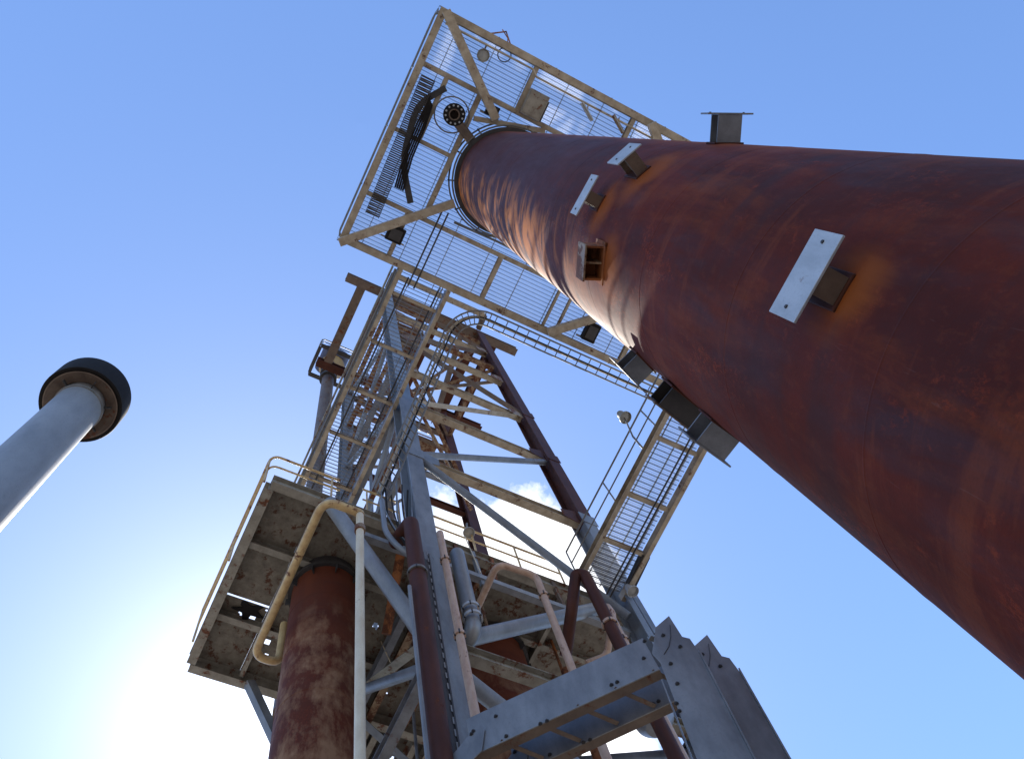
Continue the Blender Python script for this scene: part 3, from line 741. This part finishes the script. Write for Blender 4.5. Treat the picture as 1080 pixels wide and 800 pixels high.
plate(DX0, 1.93, 8.575, DY1, DZ, 'plate', 'deckplate', dk, label=None) if False else plate(DX0, 1.93, 8.575, DY1, DZ, 'plate', 'deckplate', dk)
plate(1.94, 4.3, DY0, DY1, DZ, 'plate', 'deckplate', dk, extra=clear_cols)
plate(4.31, DX1, DY0, DY1, DZ, 'plate', 'deckplate', dk, extra=clear_cols)
DI = secI(.16, .26)
DBZ = DZ - .145
for y in (DY0, DY1):
    segs = [(DX0, XB - .2), (XB + .2, XD - .2), (XD + .2, DX1)]
    if y == DY1: segs = [(DX0, XB - .2), (XB + .2, XD - .2), (XD + .2, DX1)]
    for a, b_ in segs:
        MB().prism(secI(.16, .30), (a, y + (.03 if y > 8 else -.03), DBZ - .02), (b_, y + (.03 if y > 8 else -.03), DBZ - .02)).build('edge_beam', 'deckbeam', dk)
for x in (DX0 + .0, DX1): MB().prism(secI(.16, .30), (x, DY0 + .06, DBZ - .02), (x, DY1 - .06, DBZ - .02)).build('edge_beam', 'deckbeam', dk)
for y in (7.42, 8.93): MB().prism(secI(.12, .18), (DX0 + .09, y, DBZ + .03), (DX1 - .09, y, DBZ + .03)).build('joist', 'deckbeam', dk)
for x in (1.93, 4.35, 5.2, 6.9): MB().prism(secC(.08, .22), (x, DY0 + .06, DBZ + .02), (x, DY1 - .06, DBZ + .02)).build('joist', 'tan_rusty' if x == 5.2 else 'deckbeam', dk)
# deck extension beyond the tower
for x in (4.15, 4.55, 5.05, 5.9, 6.6, 7.4, 8.2, 8.7): MB().prism(secI(.16, .28), (x, DY1 + .13, DBZ - .05), (x, 16.0, DBZ - .05)).build('joist', random.choice(['deckbeam', 'grey', 'deckbeam']), dk)
for y in (11.4, 12.9, 14.4, 16.1): MB().prism(secI(.16, .22), (4.0, y, DBZ - .30), (8.8, y, DBZ - .30)).build('beam', random.choice(['deckbeam', 'tan_rusty']), dk)
for x in (4.75, 5.55, 6.25, 7.05, 7.8): MB().prism(secI(.12, .34), (x, DY1 + .13, DBZ - .08), (x, 16.0, DBZ - .08)).build('joist', 'deckbeam' if x < 6 else 'dark', dk)
for x in (3.95, 4.2): MB().prism(secI(.14, .30), (x + .25, DY0 + .1, DBZ - .20), (x + .25, DY1 - .1, DBZ - .20)).build('joist', 'grey' if x < 4 else 'tan_rusty', dk)
HOLES += [(5.3, 10.9, .16, 21), (6.3, 11.9, .2, 22), (7.6, 12.3, .2, 23), (4.8, 12.2, .15, 24), (7.0, 10.8, .1, 25), (5.5, 13.4, .25, 26), (8.0, 14.1, .3, 27), (6.6, 14.9, .3, 28)]
plate(4.2, 8.75, DY1 + .12, 12.9, DZ + .02, 'plate', 'deckplate', dk, cs=.05)
plate(5.1, 7.0, 12.95, 15.9, DZ + .02, 'plate', 'deckplate', dk, cs=.05)
o = MB(); ptsb = []
for k in range(22):
    a = k * 2 * PI / 22; rr_ = .20 + .07 * math.sin(5 * a) + random.uniform(-.04, .04); ptsb.append(V(1.62 + rr_ * 1.2 * math.cos(a), 8.72 + rr_ * .7 * math.sin(a), DZ - .05))
o.poly(ptsb, (0, 0, 1), .03); o.build('corroded_patch', 'black', dk)
for (a, b_, m_, r_) in (((3.95, 9.8, 16.6), (4.3, 6.4, 14.2), 'deckbeam', .10), ((4.5, 13.8, 16.3), (5.9, 10.1, 13.6), 'grey', .10), ((5.0, 10.2, 13.2), (7.6, 13.8, 16.3), 'deckbeam', .09), ((7.9, 10.2, 13.0), (6.2, 14.2, 16.3), 'tan_rusty', .08), ((4.3, 10.3, 15.2), (8.1, 10.3, 15.2), 'deckbeam', .09), ((4.0, 12.9, 15.1), (8.6, 12.9, 15.1), 'grey', .10)):
    MB().prism(secL(r_ * 1.8, r_ * 1.8, .016), a, b_).build('brace', m_, dk)
for (x, y, l_) in ((4.45, 7.2, 2.2), (4.9, 8.9, 3.1), (5.35, 6.8, 1.6), (7.2, 7.3, 2.4), (4.55, 10.9, 2.6), (6.8, 9.4, 2.0)):
    MB().tube([(x, y, DZ - .02), (x, y, DZ - l_)], .028, 8).build('hanger_rod', random.choice(['tan_rusty', 'grey', 'orange']), dk)
# knee braces and railing
kb = at(300, 795, y=9.9)
MB().prism(secR(.16, .16), (2.15, 9.94, 16.68), (kb.x + (kb.x - 2.15) * .9, 9.94, kb.z + (kb.z - 16.68) * .9)).build('knee_brace', 'grey', dk)
rail_run([(2.3, DY0 - .02), (DX0 - .11, DY0 - .02), (DX0 - .11, DY1 - .3)], DZ + .01, dk, 'yellow', 1.1, 1.9, .026)
rail_run([(XB + .3, DY0 - .02), (7.0, DY0 - .02)], DZ + .01, dk, 'yellow', 1.1, 1.1, .024)
rail_run([(2.75, DY0 - .02), (XB - .3, DY0 - .02)], DZ + .01, dk, 'yellow', 1.1, .8, .022)
rail_run([(XD - .9, DY1), (XB + .3, DY1)], DZ + .01, dk, 'rail', 1.1, 1.1, .024)

# red-brown process columns that end under the deck
def vessel(cx, cy, r, ztop, label):
    v = thing('process_column', (cx, cy, 0), label, 'column')
    pr = [(r, 0)]
    pr += [(r, ztop)]
    MB().lathe((cx, cy, 0), (0, 0, 1), pr, 96).build('shell', 'vessel', v)
    for zc in (9.6, 11.3, 12.9, 14.3, 15.6): MB().lathe((cx, cy, zc), (0, 0, 1), [(r - .004, -.02), (r + .005, -.008), (r + .005, .008), (r - .004, .02)], 96).build('weld_seam', 'vessel', v)
    MB().lathe((cx, cy, 0), (0, 0, 1), [(r - .03, ztop), (r + .07, ztop), (r + .07, ztop + .10), (r - .03, ztop + .10)], 72, closed=True).build('flange', 'dark', v)
    MB().lathe((cx, cy, 0), (0, 0, 1), [(r * .96, ztop + .10), (r * .98, DZ - .02)], 64).build('collar', 'dark', v)
    for k in range(10):
        a = k * PI / 5 + .2
        MB().box((cx + (r + .05) * math.cos(a), cy + (r + .05) * math.sin(a), ztop - .12), (.10, .014, .20), a).build('gusset', 'dark', v)
vessel(2.72, 7.75, .60, 16.55, 'rust brown upright process column with pale paint patches at the lower left')
vessel(6.09, 8.05, .75, 16.6, 'dark rusty process column seen behind the grey braces below the deck')

# ------------------------------------------------------------------ pipes in front of the deck
def pipe(name, pts, r, mat, label, rad=.22, collars=(), cmat=None):
    t_ = thing(name, pts[0], label, 'pipe')
    MB().tube(bend(pts, rad, 8), r, 18).build('pipe', mat, t_)
    for (p, d) in collars:
        for k in range(6): a_ = k * PI / 3; MB().box((p[0] + (r + .014) * math.cos(a_), p[1] + (r + .014) * math.sin(a_), p[2]), (.022, .022, .085), a_).build('bolt', 'dark', t_)
    for (p, d) in collars: MB().lathe(p, d, [(r, -.03), (r + .025, -.03), (r + .025, .03), (r, .03)], 20, closed=True).build('collar', cmat or mat, t_)
    return t_
# yellow loop with the cream down-pipe
py_ = 5.42
t_ = thing('looped_pipe', (2.36, py_, 0), 'yellow and cream pipe looping down in front of the lower left deck', 'pipe')
MB().tube(bend([V(2.36, py_, 14.93), V(2.36, py_, 15.0), V(1.76, py_, 15.0), V(1.78, 8.33, 15.0), V(2.2, 8.33, 15.0), V(2.2, 8.33, 16.2)], .24, 8), .070, 18).build('bent_pipe', 'yellow', t_)
MB().tube([V(2.36, py_, 0), V(2.36, py_, 14.92)], .060, 18).build('down_pipe', 'cream', t_)
MB().lathe(V(2.36, py_, 14.4), (0, 0, 1), [(.058, -.07), (.083, -.07), (.083, .07), (.058, .07)], 18, closed=True).build('coupling', 'tan_rusty', t_)
o = MB()
for k in range(16):
    a = math.radians(random.uniform(215, 265)); z = 7.6 + k * .075
    q = V(2.36 + .0615 * math.cos(a), py_ + .0615 * math.sin(a), z)
    o.box(q, (.004, random.uniform(.012, .03), random.uniform(.015, .06)), a)
o.build('smudge', 'black', t_)
# clamps tying the loop to the deck
pipe('maroon_pipe', [V(3.26, 5.42, 0), V(3.26, 5.42, 15.4), V(3.26, 6.0, 15.75)], .128, 'maroon', 'maroon vertical pipe standing left of the front grey tower leg', .12, [(V(3.26, 5.42, 13.6), (0, 0, 1))], 'rail')
c_ = pipe('conduit', [V(3.07, 5.36, 0), V(3.07, 5.36, 13.0)], .028, 'galv', 'thin pale conduit running up beside the maroon vertical pipe')
# cable strip right of the maroon pipe, pale bars painted as bright gaps
lt = thing('cable_strip', (3.52, 5.50, 0), 'vertical cable strip with pale bars in place of bright gaps, squeezed between maroon pipe and grey leg', 'cable tray')
for dx in (-.05, .05): MB().prism(secR(.02, .03), (3.50 + dx, 5.5, 0), (3.50 + dx, 5.5, 14.6)).build('side_rail', 'dark', lt)
o = MB(); o.box((3.50, 5.505, 7.3), (.078, .004, 14.2)); o.build('back_plate', 'dark', lt)
for k in range(66): MB().box((3.53, 5.496, .3 + k * .22), (.022, .008, .12)).build('rung', 'galv', lt)  # pale bars stand in for light showing through gaps
pipe('pink_pipe', [V(3.84, 5.5, 0), V(3.84, 5.5, 15.6)], .060, 'pink', 'faded pink rusty pipe standing right of the front grey tower leg', .1, [(V(3.84, 5.5, 12.4), (0, 0, 1)), (V(3.84, 5.5, 14.6), (0, 0, 1))])
pipe('pink_pipe', [V(5.69, 5.57, 0), V(5.69, 5.57, 15.5), V(4.96, 5.6, 15.5), V(5.02, 6.9, 15.5)], .062, 'pink', 'faded pink pipe with a rusty horizontal bend under the middle of the deck edge', .2, [(V(5.69, 5.57, 12.2), (0, 0, 1)), (V(5.69, 5.57, 14.8), (0, 0, 1))])
pipe('maroon_pipe', [V(6.36, 5.13, 0), V(6.36, 5.13, 15.2), V(6.24, 5.2, 15.3), V(6.14, 5.5, 14.6), V(6.2, 6.1, 14.1)], .10, 'maroon', 'maroon pipe bent into an upside down U near the right end of the deck', .16, [(V(6.36, 5.13, 13.6), (0, 0, 1))], 'pink')
pipe('pink_pipe', [V(6.86, 5.42, 0), V(6.86, 5.42, 15.0), V(7.1, 5.55, 15.05), V(7.12, 6.1, 14.6), V(6.8, 6.3, 14.5)], .06, 'pink', 'small pink U bent pipe at the right corner below the footbridge', .12, [(V(6.86, 5.42, 13.9), (0, 0, 1))])
gp = pipe('insulated_pipe', [V(4.30, 5.78, 15.7), V(4.30, 5.78, 13.2), V(4.10, 6.9, 13.1)], .125, 'galv', 'short blue grey insulated pipe with a silver elbow under the deck', .2, [(V(4.28, 5.72, 13.7), (0, 0, 1)), (V(4.28, 5.72, 13.45), (0, 0, 1))], 'plate')
pipe('orange_pipe', [V(3.66, 6.55, 16.8), V(3.83, 7.66, 15.8)], .085, 'orange', 'bright orange rusty pipe slanting beneath the deck left of the maroon pipe', .1)
pipe('orange_pipe', [V(6.9, 6.9, 15.2), V(6.9, 6.9, 10.5)], .10, 'orange', 'orange streaked pipe hanging under the deck beside the second process column', .1)
for k, (x, l_, m_) in enumerate(((4.9, 1.3, 'grey'), (5.3, .9, 'orange'), (6.6, 1.1, 'brown'), (4.55, 1.7, 'tan_rusty'))):
    MB().prism(secL(.07, .07, .008), (x, DY0 - .09, DZ + .02), (x + .05 * (-1) ** k, DY0 - .09, DZ - l_)).build('hanger', m_, dk)
rail_run([(4.2, 11.4), (8.5, 11.4)], DZ + .05, dk, 'tan_rusty', 1.1, 1.0, .028)
# cylinder tank at the right corner
tk = thing('air_receiver', (7.25, 5.9, 13.2), 'small rounded grey cylinder under the right corner of the deck', 'tank')
MB().lathe((7.25, 5.9, 13.1), (.1, .1, 1), [(.001, -.75), (.18, -.7), (.30, -.5), (.32, -.3), (.32, .5), (.26, .7), (.12, .8), (.001, .82)], 32).build('body', 'pipegrey', tk)
for h_ in (-.25, .35): MB().lathe((7.25, 5.9, 13.1), (.1, .1, 1), [(.322, h_ - .03), (.34, h_ - .03), (.34, h_ + .03), (.322, h_ + .03)], 32, closed=True).build('strap', 'dark', tk)
# flexible cables tangled at the deck edge
CL = ['leftmost thin dark cable drooping over the deck edge by the ladder foot', 'second dark cable from the left drooping at the ladder foot', 'third cable from the left at the ladder foot, in the tangle',
      'grey cable in the middle of the tangle at the deck edge', 'dark cable just right of the middle of the deck edge tangle', 'second cable from the right in the deck edge tangle', 'rightmost cable of the deck edge tangle, nearest the front leg']
for k in range(7):
    a = at(400 + k * 6, 505 + (k % 3) * 6, y=5.9); m1 = at(404 + k * 5, 535 + (k % 2) * 12, y=5.85); m2 = at(418 + k * 3, 560 + (k % 3) * 5, y=5.75); e = at(436 + (k % 4), 578 + (k % 3) * 4, y=5.7)
    P_ = [a, m1, m2, e]; P2 = bend(P_, .6, 8)
    tag(MB().tube(P2, .014 + .004 * (k % 2), 7).build('cable', 'black' if k % 3 else 'grey'), CL[k], 'cable', 'cables tangled at the deck edge')
conduit([at(403, 528, y=5.9), at(406, 560, y=5.85), at(420, 577, y=5.8), at(440, 590, y=5.8)], .05, 'pipegrey', 'grey elbow duct dropping from the deck edge left of the maroon pipe', .25, 'duct', 'duct')
# floodlights on the deck edge
p = at(494, 561, z=17.9)
floodlight(p, (-.05, -.25, -1), 'white horn shaped lamp on the middle of the deck railing', .115, [(p.x + .1, p.y + .1, p.z + .7)], 'plate')
p = at(666, 622, z=16.7)
floodlight(p, (.15, -.1, -1), 'white barrel lamp under the end of the right footbridge', .12, [(p.x - .1, p.y, p.z + .45)], 'plate')
o = MB(); o.box(at(672, 602, z=16.9), (.18, .75, .16), -.05); tag(o.build('slender_box', 'dark', bevel=.01), 'dark slender box fixed to the outer edge of the right footbridge end', 'box')
pw = at(667, 629, z=16.5); fw = at(690, 668, z=9.6)
tag(MB().tube([pw, fw], .008, 6).build('wire', 'dark'), 'thin wire hanging from the barrel lamp down to the grey frame', 'wire')
tag(MB().tube([at(418, 712, z=15.5), at(402, 676, z=17.0)], .012, 6).build('wire', 'cream'), 'pale thin wire hanging below the deck right of the cream pipe', 'wire')
tag(MB().tube([at(490, 565, z=17.6), at(507, 604, z=15.9)], .012, 6).build('wire', 'cream'), 'pale thin wire hanging from the white horn lamp', 'wire')

# ------------------------------------------------------------------ near grey channel frame
FZ = 9.5
A = at(512, 790, z=FZ); B = at(670, 717, z=FZ)
fu = (B - A).normalized(); fn = V(-fu.y, fu.x, 0)
if fn.dot(A - CAM) < 0: fn = -fn
fr = thing('steel_gantry', (A.x, A.y, 0), 'big blue grey bolted channel frame in front at the bottom right', 'frame')
def fp(px, py): return onplane(px, py, A, fn)
GAP = .42
def frame_side(off, idx):
    O = V(.54, .05, 0) * off
    t0 = .014
    def P(px, py): return fp(px, py) + O
    a_t, a_b = P(470, 783), P(470, 809.5)
    # beam: horizontal in its plane between z of lower and upper edge
    zb, zt = FZ, fp(507, 758).z
    zt = (fp(507, 760).z + fp(650, 676).z) / 2
    uA = (fp(507, 790) - A).dot(fu); uB = (fp(690, 695) - A).dot(fu)
    def Q(u, z): return V(A.x, A.y, 0) + fu * u + UP * z + O
    beam = MB(); beam.poly([Q(uA - .1, zb), Q(uB, zb), Q(uB, zt), Q(uA - .1, zt)], fn, t0)
    b_ = beam.build('beam', 'galv', fr, bevel=.003)
    for z_ in (zb, zt - t0):
        f_ = MB(); f_.poly([Q(uA - .1, z_), Q(uB, z_), Q(uB, z_ + t0), Q(uA - .1, z_ + t0)], fn, .11); f_.v = [v + fn * .0145 for v in f_.v]; f_.build('flange', 'brown' if z_ == zb else 'galv', b_)
    # post: outline from its plane, extended towards the ground
    pk = P(706, 650)
    def uz(p): q = p - O; return ((q - A).dot(fu), q.z)
    L1, L2 = uz(P(697, 700)), uz(P(735, 800)); R1, R2 = uz(P(737, 687)), uz(P(795, 800))
    def ext(a, b, z): s_ = (z - a[1]) / (b[1] - a[1]); return Q(a[0] + (b[0] - a[0]) * s_, z)
    off2 = fn * -.016
    po = [pk, P(720, 672), P(728, 674), P(737, 687), ext(R1, R2, 0), ext(L1, L2, 0), P(697, 700), P(688, 690), P(692, 662)]
    post = MB(); post.poly([p + off2 for p in po], fn, t0); po_ = post.build('post', 'galv', fr, bevel=.003)
    fl_ = MB(); fl_.poly([p - fn * .06 for p in (P(737.5, 688), ext(R1, R2, 0) + fu * .001, ext(R1, R2, 0) + fu * .016, P(737.5, 688) + fu * .016)], fn, .16); fl_.build('flange', 'galv', po_)
    fl_ = MB(); fl_.poly([P(697, 716), ext(L1, L2, 0), ext(L1, L2, 0) + fu * .014, P(697, 716) + fu * .014], fn, .14); fl_.v = [v + fn * .001 for v in fl_.v]; fl_.build('flange', 'galv', po_)
    # splice bar at the left end
    sp_ = MB(); sp_.poly([p - fn * .018 for p in (P(475, 800), P(505, 764), P(512, 770), P(509, 792), P(478, 822))], fn, .014); sp_.build('splice_plate', 'galv', fr, bevel=.003)
    # bolts
    for (px, py) in ((680, 676), (679, 694), (645, 722), (651, 719), (570, 763), (577, 760), (523, 755), (534, 776), (500, 772), (718, 683), (708, 701), (715, 722), (714, 743), (717, 751), (498, 775), (700, 671)):
        q = P(px, py) - fn * (.018 if px > 688 or px < 505 else .001)
        b3 = MB(); b3.lathe(q, -fn, [(.0005, .024), (.010, .024), (.010, .014), (.019, .014), (.019, .004), (.026, .004), (.026, 0)], 6, False); b3.build('bolt', 'dark', fr)
    # curved weld seam
    w = MB(); w.tube([P(707, 660) - fn * .02, P(708, 672) - fn * .02, P(706, 683) - fn * .02, P(701, 691) - fn * .02], .004, 6); w.build('weld', 'dark', po_)
    return Q, uA, uB, zb, zt
Q, uA, uB, zb, zt = frame_side(V(0, 0, 0).x, 0)
frame_side(1, 1)
GV = V(.54, .05, 0)
for k in range(5):
    u = uA + .2 + (uB - uA - .3) * k / 4
    MB().prism(secL(.05, .05, .008), Q(u, zb + .02) + fn * .016, Q(u, zb + .02) + GV + fn * -.004).build('cross_strut', 'brown', fr)
MB().prism(secL(.06, .06, .008), Q(uB + .05, zt - .05) + fn * .02, Q(uB + .05, zt - .05) + GV).build('cross_strut', 'galv', fr)
# tread plate resting between the beams


# ------------------------------------------------------------------ grey vent pipe at the left
az_ = math.radians(110.65); VD = 8.4; VR = VD * math.sin(math.radians(3.23))
vx, vy = VD * math.cos(az_), VD * math.sin(az_)
vt = thing('vent_pipe', (vx, vy, 0), 'slim grey vent pipe with a rusty flared collar alone on the left', 'vent pipe')
thm = math.acos(ray(86, 432).normalized().z)
zc = 1.6 + VD / math.tan(thm)
MB().lathe((vx, vy, 0), (0, 0, 1), [(VR, 0), (VR, zc * .5), (VR + .004, zc * .5 + .01), (VR, zc * .5 + .02), (VR, zc + .4)], 64).build('pipe', 'vent', vt)
MB().lathe((vx, vy, zc), (0, 0, 1), [(VR, -.06), (VR + .03, -.06), (VR + .03, .0), (VR, .0)], 64, closed=True).build('ring', 'galv', vt)
CR = VR * 1.76
MB().lathe((vx, vy, zc), (0, 0, 1), [(VR + .001, .28), (CR * .80, .22), (CR * .86, .18), (CR, .16), (CR + .01, .20), (CR + .01, .95), (CR - .02, .95), (CR - .02, .24), (CR * .84, .27), (VR + .002, .34)], 64, closed=True).build('cap', 'black', vt)
MB().lathe((vx, vy, zc), (0, 0, 1), [(VR * 1.03, .262), (CR * .80, .205), (CR * .86, .165), (CR * .9, .13), (CR * .87, .13), (CR * .82, .165), (VR * 1.03, .235)], 64, closed=True).build('inner_cone', 'orange' if False else 'brown', vt)
for k in range(4):
    a = az_ + PI + math.radians(-70 + k * 60)
    MB().box((vx + (VR + .08) * math.cos(a), vy + (VR + .08) * math.sin(a), zc + .09), (.16, .02, .12), a).build('lug', 'dark', vt)

for o in bpy.data.objects:
    if '_o' in o: del o['_o']
